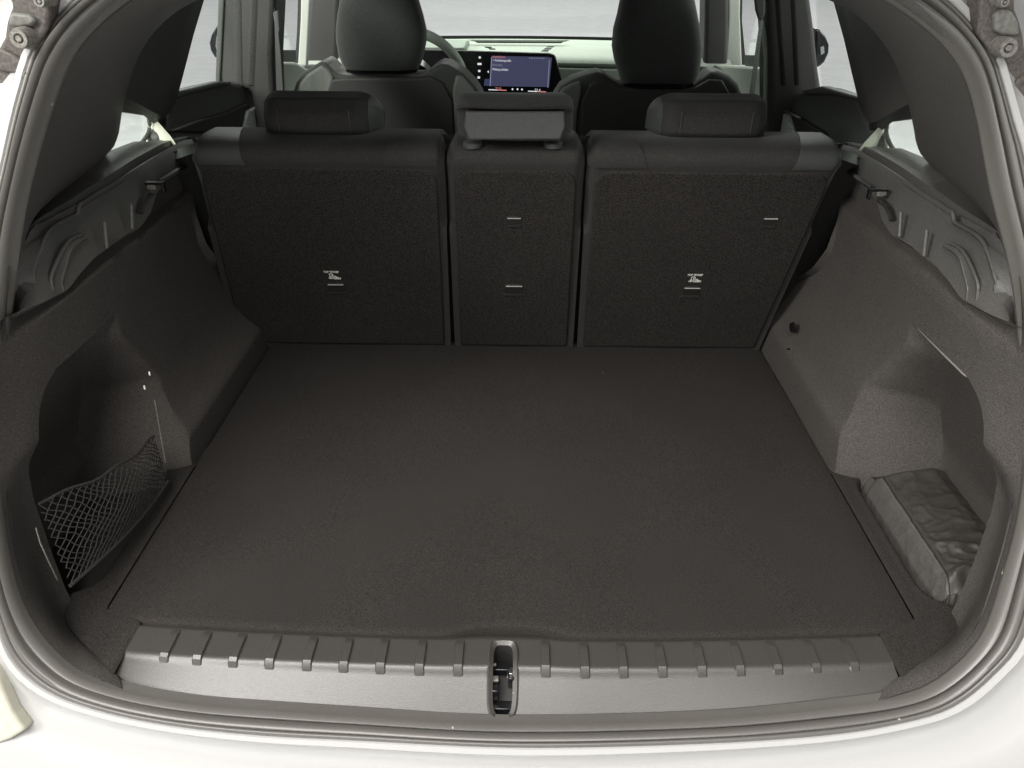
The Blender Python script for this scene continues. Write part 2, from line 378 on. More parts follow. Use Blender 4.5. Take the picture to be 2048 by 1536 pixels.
# raised ribs pressed into the flat of the sill, one mesh (pattern)
ribs = []
for px in (300, 369, 444, 519, 596, 671, 746, 825, 903):
    c = P(px, 1345, z=0)[0]; ribs.append((c, c+.0135))
for px, py in ((1080,1368),(1160,1368),(1238,1368),(1317,1367),(1397,1366),(1474,1363),(1550,1360),(1625,1352),(1699,1343)):
    c = P(px, py, z=-.004)[0]; ribs.append((c-.0135*0, c+.0135))
rp = []
for a, b in ribs:
    v, f = [], []
    nv = 12
    for i in range(nv+1):
        vv = .06+.50*i/nv
        h = .0030*ss(0, .25, i/nv)*(1-ss(.90, 1.0, i/nv))
        for xx, hh in ((a, -.001), (a+.0022, h), (b-.0022, h), (b, -.001)):
            p = sill_pt(xx, vv); p[2] += hh; v.append(p)
    for i in range(nv):
        for k in range(3): f.append((i*4+k, i*4+k+1, (i+1)*4+k+1, (i+1)*4+k))
    f.append((nv*4, nv*4+1, nv*4+2, nv*4+3)); rp.append((v, f))
for v, f in rp: mesh('rib', v, f, SILL, sill, ang=20)
# latch in its recess
cx = (hole[0]+hole[1])/2; hw = (hole[1]-hole[0])/2
ring_in, ring_out, ring_low = [], [], []
for k in range(40):
    w = 2*math.pi*k/40; c, s = math.cos(w), math.sin(w); e = 4.5
    u, vv = math.copysign(abs(c)**(2/e), c), math.copysign(abs(s)**(2/e), s)
    vm, vh = (HV[0]+HV[1])/2, (HV[1]-HV[0])/2
    p = sill_pt(cx+u*(hw+.0035), vm+vv*(vh+.02)); p[2] += .0008; ring_out.append(p)
    p = sill_pt(cx+u*(hw+.0015), vm+vv*(vh+.008)); p[2] += .003; ring_in.append(p)
    p = sill_pt(cx+u*(hw-.0035), vm+vv*(vh-.03)); p[2] -= .001; ring_low.append(p)
bot = [p+np.array([0, .0, -.034]) for p in ring_low]
bz = loft('latch_recess', [ring_out, ring_in, ring_low], SILL, car, closed=True, ang=60)
v = ring_low+bot; n = 40
mesh('recess_wall', v, [(i, (i+1) % n, n+(i+1) % n, n+i) for i in range(n)]+[tuple(range(n, 2*n))], DARK, bz)
ym = (sill_pt(cx, .13)[1]+sill_pt(cx, .89)[1])/2
_y0, _y1 = sill_pt(cx, 0)[1], sill_pt(cx, 1)[1]
def bx(c, sz): return box_vf((c[0], c[1], c[2]+sill_pt(cx, min(1, max(0, (_y0-c[1])/(_y0-_y1))))[2]*.9), sz)
lat = multi('latch', [bx((cx-.009, ym-.006, -.018), (.010, .022, .016)), bx((cx+.010, ym+.002, -.016), (.007, .020, .018)), bx((cx, ym-.020, -.024), (.028, .012, .012)), bx((cx, ym+.016, -.02), (.026, .012, .010))], BLACK, car, bev=.0015)
multi('catch', [bx((cx+.0095, ym+.001, -.0045), (.0042, .009, .003)), bx((cx+.0055, ym-.001, -.006), (.0014, .009, .003)), bx((cx+.0125, ym-.012, -.008), (.0014, .012, .003))], STEEL, lat, bev=.0006)
multi('spring_clip', [bx((cx-.009, ym-.003, -.0085), (.008, .007, .003)), bx((cx-.009, ym-.014, -.0085), (.008, .005, .003)), bx((cx-.010, ym+.012, -.0085), (.004, .003, .003))], BOLT, lat, bev=.0006)

# ------------------------------------------------------------------ side wall trims with their bays
def inner_at(side, z):
    A = [p for p in ic if p[0]*side > .2]
    A.sort(key=lambda p: p[2]); zz = [p[2] for p in A]; xx = [p[0]*side for p in A]
    return np.interp(z, zz, xx)
def yend(z): return np.interp(z, [0, .02, .12, .165, .19, .215, .26, .31, .335, .352, .365, .38, .43], [.78, .765, .735, .70, .66, .632, .606, .605, .612, .622, .655, .70, .70])
def yrg(z): return np.interp(z, [-.05, .012, .10, .138, .19, .236, .285], [.297, .297, .335, .340, .315, .287, .29])
def yed(z): return np.interp(z, [-.05, .0, .02, .07, .119, .142, .18, .21, .235, .25, .26, .266, .271, .30], [.008, .008, .012, .028, .036, .040, .048, .058, .072, .086, .10, .118, .135, .135])
def wall(side):
    zs = [-.045, -.03, -.015, -.004, .003, .012]+[.012+.2505*k/30 for k in range(1, 31)]+[.2665, .2700, .276, .285, .295, .31, .32, .33, .34, .346, .352, .358, .364, .37, .376, .385, .40, .412, .42]
    rows = []
    for z in zs:
        zc = max(z, .0); Ys = -.12+.5*zc+.0
        ye, yr, yn = yed(z), yrg(z), yend(z)
        xi = inner_at(side, zc)-.002
        ys = [Ys+(ye-Ys)*k/10 for k in range(11)]+[ye+.0025]+[ye+.0025+(yr+.02-ye-.0025)*k/44 for k in range(1, 45)]+[yr+.02+(yn-yr-.02)*k/20 for k in range(1, 21)]
        r = []
        for k, y in enumerate(ys):
            base = .512+.043*ss(0, .40, zc)+.022*ss(.335, .352, z)*1.0
            xl = np.interp(zc, [0, .07, .14, .22, .268, .29], [.556, .574, .580, .578, .570, .560]) if k <= 11 else base
            if k <= 11: xl = base+(xl-base)*(1-ss(.17, .268, z))
            b = xi+(max(xl, xi-.004)-xi)*ss(-.01, .9*max(.03, ye-Ys), y-Ys)
            if z > .335: b = max(b, xi+(base-xi)*ss(0, .12, y-Ys))
            if z < .2695 and k >= 11:
                lead = ss(-.008, .055, yr-y)
                fade = 1 if z < .2 else 1
                b += (np.interp(z, [-.05, .06, .14, .19, .268], [.150, .135, .090, .062, .024]))*lead
            elif z < .33 and k >= 11:
                b += 0
            b -= .055*ss(.60, .68, y)*ss(.352, .378, z)
            b += .0010*mnoise.noise((y*7, z*7, side*3.1))
            r.append(np.array([side*b, y, z]))
        # close the front edge back towards the body
        r += [np.array([side*(.515+.043*ss(0, .4, zc)+.004), yn+.006, z]), np.array([side*.60, yn+.02, z])]
        rows.append(r)
    rows_w = rows; w = loft('boot_side_trim', rows, WCARPET, car, ang=35)
    # floor strip with the sunken tray
    rows = []
    nx, ny = 44, 90
    for i in range(ny+1):
        y = -.13+.49*i/ny; r = []
        for k in range(nx+1):
            xx = (.5072 if y > .0 else .44+.068*ss(-.13, .0, y)) + .15*k/nx if y > 0 else None
            if xx is None:
                lim = .44; xx = .452+(.508-.452)*ss(-.03, .0, y)+.16*k/nx
            # rounded tray outline
            dx = min(xx-.533, .70-xx); dy = min(y-.018, .30-y)
            rad = .045; ax, ay = rad-dx, rad-dy
            d = -(max(ax, 0)**2+max(ay, 0)**2)**.5+rad if (ax > 0 and ay > 0) else min(dx, dy)
            z = .0015-.032*ss(0, .011, d)+.0016*math.exp(-((d+.003)/.003)**2)
            e = min(1, (xx-(.508 if y > 0 else .452))/.004)
            z -= .002*(1-ss(0, 1, e))
            z -= .008*ss(.295, .325, y)
            r.append(np.array([side*xx, y, z]))
        rows.append(r)
    def sk(i, k):
        p = rows[i][k]; q = rows[i+1][k+1]
        y = (p[1]+q[1])/2; xx = abs(p[0]+q[0])/2
        zc = .004; Ysn = -.12+.5*zc
        if y < -.02 and xx > inner_at(side, .5*0+max(0, (y+.118)/.5))+.01: return True
        return y < -.115
    loft('tray', rows, CARPET, w, skip=sk, ang=50)
    # chrome-dark cover plugs on the wheelhouse (right wall)
    if side > 0:
        for px, py in ((1585, 655), (1578, 706)):
            c = P(px, py, x=.519)
            multi('plug', [cyl_vf(c, (-1, -.2, 0), .010, .002, 18, ((.3, .6), (.75, 1), (.95, .7), (1, -1)))], BLACK, w)
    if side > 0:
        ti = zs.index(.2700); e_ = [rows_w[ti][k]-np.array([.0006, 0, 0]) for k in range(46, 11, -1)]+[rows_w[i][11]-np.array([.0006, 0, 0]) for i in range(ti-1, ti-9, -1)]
        tube('bay_edge_highlight', rs(e_, 40), [.0002+.0010*math.sin(math.pi*k/39) for k in range(40)], EDGE, w, n=6)  # pale tube stands in for light caught along the bay lip
    # gap beside the seat stays open here; an added dark filler closes it
    return w
WR = wall(1); WL = wall(-1)
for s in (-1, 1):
    box('gap_filler', (s*.60, .72, .16), (.02, .24, .44), DARK, car)  # dark panel added so the gap beside the seat stays black

# ------------------------------------------------------------------ shelf supports
BOTL = [(1640,318),(1667,326),(1715,362),(1752,398),(1764,440),(1783,470),(1800,478),(1822,492),(1849,515),(1870,530),(1900,565),(1922,598),(1950,612),(1979,628),(2030,649),(2070,668)]
TOPB = [(1676,286),(1712,296),(1747,318),(1830,374),(1870,398),(1908,424),(1950,447),(1990,470),(2012,515),(2028,562),(2034,600),(2036,648),(2070,668)]
LEDA = [(1729,287),(1752,296),(1785,296),(1837,318),(1905,370),(1960,414),(2009,455),(2030,500),(2042,550),(2048,590),(2052,648),(2072,668)]
def TH(o=0): return (1, 0, .25, .7225+o)
def support(side):
    f = (lambda l: l) if side > 0 else mir
    b = f(rs(PL(BOTL, x=.556), 60)); tb = f(rs(PL(TOPB, x=.580), 60)); la = f(rs(PL(LEDA, x=.612), 60))
    mid = [a+(c-a)*.5+np.array([-side*.004, 0, 0]) for a, c in zip(b, tb)]
    bk = [p+np.array([side*.03, 0, -.02]) for p in b]
    g1 = [a+(c-a)*.08+np.array([side*.0, 0, -.006]) for a, c in zip(tb, la)]
    g2 = [a+(c-a)*.22+np.array([side*.0, 0, -.007]) for a, c in zip(tb, la)]
    g3 = [a+(c-a)*.32+np.array([side*.0, 0, .002]) for a, c in zip(tb, la)]
    w = loft('shelf_support', [bk, b, mid, tb, g1, g2, g3, la, [p+np.array([side*.014, .0, .0+.018*ss(20, 26, i)]) for i, p in enumerate(la)], [p+np.array([side*.03, .0, -.02+.05*ss(20, 26, i)]) for i, p in enumerate(la)]], PLASTIC, car, ang=30)
    # moulded ridges
    R = []
    def ridge(l, r, x):
        R.append(tube_vf(f(cr(PL(l, x=x), 24)), r, 6))
    ridge([(1905,424),(1910,440),(1911,446),(1940,462),(1965,482),(1980,515),(1990,548),(1994,566),(1987,595),(1980,627)], .0032, .566)
    ridge([(1888,491),(1908,503),(1922,520),(1930,550),(1937,578),(1934,602)], .0022, .558)
    ridge([(1898,485),(1920,497),(1934,515),(1948,545),(1957,574),(1952,610)], .0022, .559)
    ridge([(1990,468),(2010,505),(2022,540),(2030,565),(2030,648)], .0024, .580)
    for l in (((1802,424),(1799,473)), ((1854,460),(1848,512))):
        a, c = PL(l, x=.549); R.append(tube_vf(f([a, (a+c)/2, c]), .0028, 8))
    for v, q in R: mesh('moulded_ridge', v, q, PLASTIC, w, ang=60)
    def channel(l0, l1, x0, x1):
        r0, r1 = rs(PL(l0, x=x0), 24), rs(PL(l1, x=x1), 24)
        loft('moulded_channel', [f(r0), f([a+(b_-a)*.5+np.array([.002, 0, 0]) for a, b_ in zip(r0, r1)]), f(r1)], PLASTIC, w, ang=60)
    channel([(1911,446),(1940,462),(1965,482),(1980,515),(1990,548),(1994,566),(1987,595),(1980,627)], [(1990,468),(2002,482),(2012,508),(2020,530),(2026,552),(2030,568),(2030,605),(2030,648)], .564, .577)
    channel([(1888,491),(1908,503),(1922,520),(1930,550),(1937,578),(1934,602)], [(1898,485),(1920,497),(1934,515),(1948,545),(1957,574),(1952,610)], .5565, .5575)
    D = []
    for l in ([(1672,322),(1688,336),(1715,356),(1745,376)], [(1763,402),(1775,415),(1785,440)]):
        D.append(tube_vf(f(cr(PL(l, x=.554), 10)), .006, 6, .6))
    for v, q in D: mesh('guide_slot', v, q, DARK, w)
    for (x, y) in ((1668, 316), (1755, 385)):
        c = P(x, y, x=.545); c = np.array([side*c[0], c[1], c[2]])
        h = multi('shelf_hook', [box_vf(c+np.array([0, 0, .004]), (.028, .010, .004)), box_vf(c+np.array([-side*.012, 0, -.003]), (.004, .010, .014)), box_vf(c+np.array([side*.010, 0, -.001]), (.006, .010, .010))], BLACK, w, bev=.001)
        box('hook_pin', c+np.array([side*.005, -.003, -.001]), (.014, .006, .008), BOLT, h, bev=.002, seg=3)
    return w
SR = support(1); SL = support(-1)

# ------------------------------------------------------------------ rear pillar trims, quarter windows
def pillars(side):
    f = (lambda l: l) if side > 0 else mir
    src = [p for p in ic]
    # inner curve of this car's right side, from the ledge up to the roof
    A = sorted([p for p in ic if p[0] > .15 and p[2] > .40], key=lambda p: p[2]*1.0-p[0]*.6)
    edge = rs(A, 50)
    inn = [(2052,560),(2030,500),(2009,455),(1960,414),(1905,370),(1860,332),(1842,312),(1836,290),(1834,240),(1832,200),(1830,170),(1824,140),(1812,105),(1795,72),(1776,48),(1762,0),(1740,-60)]
    q = rs(PL(inn, pl=TH()), 50)
    if side < 0:
        A = sorted([np.array([-p[0], p[1], p[2]]) for p in ic if p[0] < -.15 and p[2] > .40], key=lambda p: p[2]-p[0]*.6); edge = rs(A, 50)
    rows = []
    for s, bul in ((-.03, -.012), (0, -.004), (.04, .0), (.12, .003), (.25, .007), (.5, .010), (.75, .009), (.92, .005), (.98, .001), (1.0, -.004)):
        rows.append([e+(k-e)*s-np.array([1, 0, .2])*bul for e, k in zip(edge, q)])
    rows.append([k+np.array([.022, .004, 0]) for k in q]); rows.append([k+np.array([.07, .01, -.03]) for k in q])
    w = loft('pillar_trim', [f(r) for r in rows], PLASTIC, car, ang=45)
    tube('grab_line', f(PL([(1808, 47), (1822, 46), (1838, 44)], pl=TH(-.004))), .002, PLASTIC, w) 
    # pillar between quarter window and rear door
    c0 = rs(PL([(1640,-60),(1666,0),(1688,80),(1702,140),(1714,190),(1724,225),(1740,247)], pl=TH(-.006)), 24)
    c1 = rs(PL([(1665,-60),(1690,0),(1712,80),(1728,140),(1738,190),(1744,215),(1752,243)], pl=TH(-.022)), 24)
    c2 = rs(PL([(1700,-60),(1740,0),(1775,50),(1800,105),(1812,150),(1820,180),(1822,205)], pl=TH(-.010)), 24)
    c3 = rs(PL([(1730,-60),(1770,0),(1800,50),(1830,105),(1842,150),(1848,180),(1852,190)], pl=TH(.030)), 24)
    bk = [p+np.array([.03, .03, 0]) for p in c0]
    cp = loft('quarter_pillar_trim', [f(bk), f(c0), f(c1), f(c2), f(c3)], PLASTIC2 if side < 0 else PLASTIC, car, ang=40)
    l0 = PL([(1738,246),(1790,218),(1828,190),(1850,176)], pl=TH(-.004)); l1 = PL([(1740,272),(1772,244),(1832,236),(1860,234)], pl=TH(.012))
    loft('quarter_window_frame', [f(rs(l0, 16)), f(rs(l1, 16)), f([p+np.array([.010, 0, .0]) for p in rs(l1, 16)])], PLASTIC2, cp, ang=30)
    # painted reveal of the door pillar seen through the quarter window
    poly = [(1718,300),(1728,286),(1770,241),(1776,243),(1771,268),(1778,288),(1788,300),(1786,308),(1730,308)]
    q0 = P(1772, 262, pl=TH(.030)); nn = np.array([.62, -.75, .14]); rp2 = (*nn, nn@q0)
    prism('painted_reveal', f(PL(poly, pl=rp2)), (side*.002, .004, 0), CREAM, cp)
    ln = [(1777,228),(1774,252),(1773,268),(1783,293),(1802,312),(1826,331),(1845,345)]
    tube('window_seal', f(cr(PL(ln, pl=TH(.026)), 30)), .0036, RUBBER, cp)
    pts = PL([(1765,215),(1860,205),(1868,380),(1800,330),(1765,290)], pl=TH(.034))
    prism('window_glass', f(pts), (side*.003, 0, 0), GLASS, cp, smooth=False)
    return w
pillars(1); pillars(-1)

# ------------------------------------------------------------------ rear seat backs
SP = [(.738, -.02), (.720, .02), (.690, .09), (.646, .19), (.602, .29), (.566, .37), (.550, .402), (.543, .414), (.535, .423), (.531, .432), (.534, .442), (.545, .450), (.566, .455), (.60, .456), (.66, .450), (.70, .42), (.72, .33), (.74, .2)]
SPr = cr([np.array([0, a, b]) for a, b in SP], 60)
def sect(name, label, xb0, xb1, xt0, xt1):
    def srf(u, k):
        p = SPr[k]; h = min(1, max(0, p[2]/.45)); a = xb0+(xt0-xb0)*h; b = xb1+(xt1-xb1)*h
        xx = a+(b-a)*u; d = min(xx-a, b-xx); e = 1-ss(0, .018, d)
        top = ss(.40, .46, p[2]) if k < 42 else 1
        # round the vertical edges back and the top corner down
        c = np.array([0, .62, .40]); q = np.array([xx, p[1], p[2]])
        q[1] += .016*e*e*(1 if p[1] < .6 else 0); q[2] -= .014*e*e*top
        q[1] -= .0015*math.sin(u*9+p[2]*8)*.5
        return q
    us = [0, .006, .015, .03, .05, .08]+[.08+.84*k/24 for k in range(1, 24)]+[.92, .95, .97, .985, .994, 1]
    rows = [[srf(u, k) for u in us] for k in range(60)]
    o = loft(name, rows, FABRIC, car, ang=70)
    if label: o['label'] = label
    # carpeted back board
    n = np.array([0, -1, -.444]); n /= np.linalg.norm(n)
    a = .012
    def onS(x, z, d): return np.array([x, .73-.444*z, z])+n*d
    v, f = [], []
    rr = []
    z0, z1 = .006, .412
    L = []
    for x, z in rrect(0, 1, 0, 1, .5, 1)[:0]: pass
    ra = .028
    def ex(z, s): h = z/.45; return (xb0+(xt0-xb0)*h+a) if s < 0 else (xb1+(xt1-xb1)*h-a)
    for k in range(7):
        w = math.radians(90*k/6); z = z1-ra+ra*math.sin(w); L.append((ex(z, 1)-ra+ra*math.cos(w), z))
    for k in range(7):
        w = math.radians(90+90*k/6); z = z1-ra+ra*math.sin(w); L.append((ex(z, -1)+ra+ra*math.cos(w), z))
    L += [(ex(z0, -1), z0), (ex(z0, 1), z0)]
    prism('back_board', [onS(x, z, .0045) for x, z in L], -n*.010, SEATB, o, bev=.0035, seg=3)
    return o, srf, us
def px_x(px, py): return P(px, py, pl=S)[0]
sl, srfl, us = sect('rear_seat_back', 'wider seat back behind the driver', px_x(478, 690), px_x(902, 690), px_x(372, 290), px_x(884, 265))
sm, srfm, _ = sect('rear_seat_back', 'narrow middle seat back', px_x(910, 690), px_x(1146, 690), px_x(889, 265), px_x(1175, 265))
sr_, srfr, _ = sect('rear_seat_back', 'right seat back', px_x(1154, 690), px_x(1521, 690), px_x(1180, 265), px_x(1700, 300))
def patch(o, srf, fn0, fn1, k0, k1, m=PATCH):
    rows = []
    for k in range(k0, k1+1):
        t = (k-k0)/(k1-k0); a, b = fn0(t), fn1(t)
        r = []
        for i in range(13):
            p = srf(a+(b-a)*i/12, k); q = srf(a+(b-a)*i/12, min(k+1, 59))
            tn = q-p; n = np.array([0, -tn[2], tn[1]]); n /= max(1e-9, np.linalg.norm(n))
            if n[1] > 0 and n[2] < 0: n = -n
            r.append(p+n*.0016+np.array([0, -.0004, .0006]))
        rows.append(r)
    loft('corner_patch', rows, m, o, ang=70)
K0 = min(range(40), key=lambda k: abs(SPr[k][2]-.422)); K1 = min(range(60), key=lambda k: abs(SPr[k][1]-.62)+(0 if SPr[k][2] > .45 else 9))
patch(sl, srfl, lambda t: .012, lambda t: .22-.07*t, K0, K1)
patch(sl, srfl, lambda t: .74+.16*t, lambda t: .975, K0, K1, FABRIC)
patch(sr_, srfr, lambda t: .025, lambda t: .235-.10*t, K0, K1, FABRIC)
patch(sr_, srfr, lambda t: .80+.07*t, lambda t: .985, K0, K1)
prism('seat_gap_backing', [np.array([x, .73-.444*z+.045, z]) for x, z in ((-.60, -.03), (.60, -.03), (.60, .40), (.48, .44), (-.48, .44), (-.60, .40))], (0, .03, .012), DARK, car)  # dark plate added so no light shows between the seat backs
# anchors let into the boards
nS = np.array([0, -1, -.444]); nS /= np.linalg.norm(nS); uS = np.array([0, -.444, 1]); uS /= np.linalg.norm(uS)
def anchor(o, px, py, w, shade=DARK):
    c = P(px, py, pl=S)+nS*.0052; s = w/FPX*1.25
    X = np.array([1., 0, 0])
    pts = [c+X*x*s+uS*z*s for x, z in rrect(-.56, .56, -.78, .12, .16, 4)]
    a = prism('tether_anchor', pts, -nS*.004, shade, o, bev=.0008)
    pts = [c+X*x*s+uS*z*s+nS*.0005 for x, z in rrect(-.62, .62, -.98, -.70, .12, 4)]
    prism('anchor_flap', pts, -nS*.003, SEATB, a, bev=.0015)
    b, q = box_vf((0, 0, 0), (s, .0016, .0013))
    mesh('anchor_bar', [c+X*p[0]+nS*(p[1]+.001)+uS*p[2] for p in b], q, BAR if shade is DARK else SEATB, a)
anchor(sl, 672, 565, 36); anchor(sm, 1028, 432, 28); anchor(sm, 1028, 568, 38); anchor(sr_, 1541, 433, 28); anchor(sr_, 1384, 572, 36)
anchor(sl, 512, 426, 26, SEATB)
# printed tether marks
def text_mesh(name, s, size, fn, m, parent, align='CENTER', bold=0.0):
    c = bpy.data.curves.new(name, 'FONT'); c.body = s; c.size = size; c.align_x = align; c.extrude = 0; c.offset = bold
    o = bpy.data.objects.new(name, c); COL.objects.link(o)
    bpy.context.view_layer.update()
    me = bpy.data.meshes.new_from_object(o.evaluated_get(bpy.context.evaluated_depsgraph_get()))
    COL.objects.unlink(o); bpy.data.objects.remove(o); bpy.data.curves.remove(c)
    v = [fn(q.co[0], q.co[1]) for q in me.vertices]; f = [tuple(p.vertices) for p in me.polygons]
    bpy.data.meshes.remove(me)
    return mesh(name, v, f, m, parent, smooth=False, clean=False)
def strip(pts, w):
    """flat stroke along a 2D polyline"""
    out_v, out_f = [], []
    for (a, b) in zip(pts[:-1], pts[1:]):
        a, b = np.array(a, float), np.array(b, float); d = (b-a)/np.linalg.norm(b-a); n = np.array([-d[1], d[0]])*w/2; e = d*w*.4
        o = len(out_v); out_v += [a-e-n, b+e-n, b+e+n, a-e+n]; out_f.append((o, o+1, o+2, o+3))
    return out_v, out_f
def tether(o, px, py, sl_):
    c = P(px, py, pl=S)+nS*.0056; u = 1.25/FPX*1.12
    X = np.array([1., 0, 0])
    def fn(a, b): return c+X*(a+sl_*b)*u+uS*b*u
    text_mesh('tether_lettering', 'TOP TETHER', 7.4, lambda a, b: fn(a*.74-2, b+6.8), PRINT, o, bold=.28)
    parts = []
    for pts, w in (([(-10, -9), (-6.5, -10.5), (-3, -10), (-1.5, -8.5)], 1.8), ([(-6.2, -10), (-6.2, -3), (-7.4, 2), (-6.5, 4.2), (-3, 4.6), (0, 3)], 1.6), ([(-8.6, -5.6), (-6.2, -5), (-4, -5.4)], 2.2),
                   ([(-3.2, 1.6), (1, -10.2), (13.5, -10.2), (14.5, -7)], 1.6), ([(-3.2, 1.6), (-.6, 2.2), (3.5, -8)], 1.5), ([(3, -7.6), (11.5, -7.6)], 1.4)):
        v, f = strip(pts, w); parts.append(([fn(*q) for q in v], f))
    for pl_ in ([(2.5, 0), (5, -.2), (8, -3.5), (12.5, -4.5), (12, -6.4), (5, -6.2)],):
        parts.append(([fn(*q) for q in pl_], [tuple(range(len(pl_)))]))
    # keep overlapping strokes from lying in one plane
    pp = [([q+nS*.00025*i for q in v], f) for i, (v, f) in enumerate(parts)]
    multi('tether_mark', pp, PRINT, o, smooth=False, clean=False)
tether(sl, 667, 546, 0.0); tether(sr_, 1389, 552, 0.12)

# ------------------------------------------------------------------ rear headrests
def pillow_vf(prof, x0, x1, r, zk=.62, n=10, m=10, bow=.006, k=1.0, ends=None):
    pr = []
    for i in range(len(prof)):
        a, b = np.array(prof[i]), np.array(prof[(i+1) % len(prof)])
        for t in (0, .12, .5, .88): pr.append(a+(b-a)*t)
    pr = cr([np.array([0, a, b]) for a, b in pr], 64, True); c = np.mean(pr, axis=0); ym = max(p[1] for p in pr); zb_ = min(p[2] for p in pr)
    xs = [(r*(1-math.cos(math.pi/2*i/n)), math.sin(math.pi/2*i/n)) for i in range(n+1)]
    st = [(x0+a, q) for a, q in xs]+[(x0+r+(x1-x0-2*r)*i/m, 1) for i in range(1, m)]+[(x1-a, q) for a, q in reversed(xs)]
    if ends is not None: st = st[:ends] if ends > 0 else st[ends:]
    v, f = [], []; N = len(pr)
    for a, q in st:
        t = (a-(x0+x1)/2)/((x1-x0)/2)
        for p in pr:
            sy, sz = .12+.88*q, 1-zk*(1-q)
            y = ym-(ym-p[1])*sy+bow*t*t; z = zb_+(p[2]-zb_)*sz
            w = np.array([a, y, z]); v.append(np.array([(x0+x1)/2, c[1], c[2]])+(w-np.array([(x0+x1)/2, c[1], c[2]]))*k)
    for i in range(len(st)-1):
        for j in range(N): f.append((i*N+j, i*N+(j+1) % N, (i+1)*N+(j+1) % N, (i+1)*N+j))
    if ends is None: f += [tuple(range(N)), tuple(range((len(st)-1)*N, len(st)*N))]
    return v, f
def headrest(o, pxl, pxr, pyt, pyb, m=FABRIC):
    Yb = .575
    x0, x1 = P(pxl, (pyt+pyb)/2, Y=Yb)[0], P(pxr, (pyt+pyb)/2, Y=Yb)[0]
    zb, zt = zY(pyb, Yb, (pxl+pxr)/2), zY(pyt, Yb+.03, (pxl+pxr)/2)
    pr = [(Yb+.006, zb+.004), (Yb, zb+.012), (Yb-.004, (zb+zt)/2), (Yb+.002, zt-.018), (Yb+.012, zt-.005), (Yb+.035, zt), (Yb+.065, zt-.002), (Yb+.088, zt-.016), (Yb+.094, (zb+zt)/2), (Yb+.08, zb+.006), (Yb+.05, zb), (Yb+.02, zb)]
    pr = [(Yb+.010, zb+.002), (Yb, zb+.010), (Yb-.001, zt-.028), (Yb+.012, zt-.006), (Yb+.045, zt), (Yb+.080, zt-.008), (Yb+.094, zt-.030), (Yb+.088, zb+.008), (Yb+.05, zb)]
    v, f = pillow_vf(pr, x0, x1, .034); h = mesh('headrest', v, f, m, o, ang=60)
    for s in (-1, 1):
        xe = x0 if s < 0 else x1
        v, f = pillow_vf(pr, x0, x1, .034, k=1.008, ends=7 if s < 0 else -7); mesh('side_gusset', v, f, PATCH, h, ang=60)
        gz = (zb+zt)/2
        xp = (x0+x1)/2+s*(x1-x0)*.40
        multi('post', [cyl_vf((xp, Yb+.042, zb-.045), (0, 0, 1), .0055, .05)], STEEL, h)
        multi('post_sleeve', [cyl_vf((xp, Yb+.042, zb-.018), (0, 0, 1), .012, .008, 18, ((1, 0), (1, .6), (.8, 1)))], DARK, h)
        # stitch line
        tube('stitch', cr([np.array([xe-s*.040, Yb+.0005, zb+.012]), np.array([xe-s*.040, Yb-.0012, gz]), np.array([xe-s*.040, Yb-.002, zt-.02])], 12), .0007, PATCH, h, n=5)
    return h
headrest(sl, 505, 748, 185, 277); headrest(sr_, 1312, 1556, 190, 282)
Yc = .505
zc0, zc1, zc2 = zY(282, Yc), zY(217, Yc-.012), zY(198, Yc+.0)
pr = [(Yc+.004, zc0), (Yc, zc0+.008), (Yc+.006, zc1-.012), (Yc+.003, zc1-.003), (Yc-.010, zc1-.001), (Yc-.013, zc1+.005), (Yc-.006, zc2-.003), (Yc+.02, zc2+.004), (Yc+.06, zc2-.002), (Yc+.095, zc2-.022), (Yc+.10, zc0+.02), (Yc+.07, zc0+.002), (Yc+.03, zc0-.004)]
hm = puff('headrest', pr, P(911, 240, Y=Yc)[0], P(1148, 240, Y=Yc)[0], .026, FABRIC, sm, bow=.012)
hm['label'] = 'middle headrest with overhanging top edge and smooth grey back'
pf = [P(x, y, Y=Yc) for x, y in ((932, 222), (1128, 222), (1131, 252), (1121, 279), (937, 279), (928, 252))]
prism('headrest_back', [p+np.array([0, -.0035, 0]) for p in pf], (0, .006, 0), PATCH, hm, bev=.003, seg=3)
for px in (945, 1106):
    c = P(px, 286, Y=.545); multi('post_sleeve', [cyl_vf((c[0], c[1], c[2]-.006), (0, 0, 1), .015, .010, 20, ((1, 0), (1, .7), (.75, 1)))], PATCH, hm)

# ------------------------------------------------------------------ front seats
def front_seat(poly, hr, shell, label, lefty):
    Y = 1.20
    st = prism('front_seat', PL(poly, Y=Y), (0, .11, 0), FRONTF, car, bev=.022, seg=4); st['label'] = label
    prism('back_shell', PL(shell, Y=Y-.008), (0, .02, 0), PLASTIC2, st, bev=.006, seg=3)
    Yh = 1.22
    rg = []
    for py, a, b, d in hr:
        pa, pb = P(a, py, Y=Yh), P(b, py, Y=Yh); rg.append(((pa[0]+pb[0])/2, Yh+.02, pa[2], (pb[0]-pa[0])/2, d))
    v, f = rings_vf(rg, 36, 3.4)
    h = mesh('headrest', v, f, FRONTF, st, ang=50)
    by = hr[-1][0]; zb = rg[-1][2]
    for k in (-.22, .22):
        xx = rg[-1][0]+k*(rg[-1][3]*2)*.78
        multi('post', [cyl_vf((xx, Yh+.03, zb-.05), (0, 0, 1), .006, .055)], BLACK, h)
        multi('post_sleeve', [cyl_vf((xx, Yh+.03, zY(by+18, Yh)), (0, 0, 1), .017, .012, 18, ((1, 0), (1, .6), (.7, 1)))], BLACK, h)
    v, f = rings_vf([(rg[-1][0], Yh+.02, zb-.008, rg[-1][3]*.96, .05), (rg[-1][0], Yh+.02, zb+.004, rg[-1][3]*1.0, .058)], 36, 3.4)
    mesh('headrest_base', v, f, BLACK, h, ang=50)
    return st, h, rg
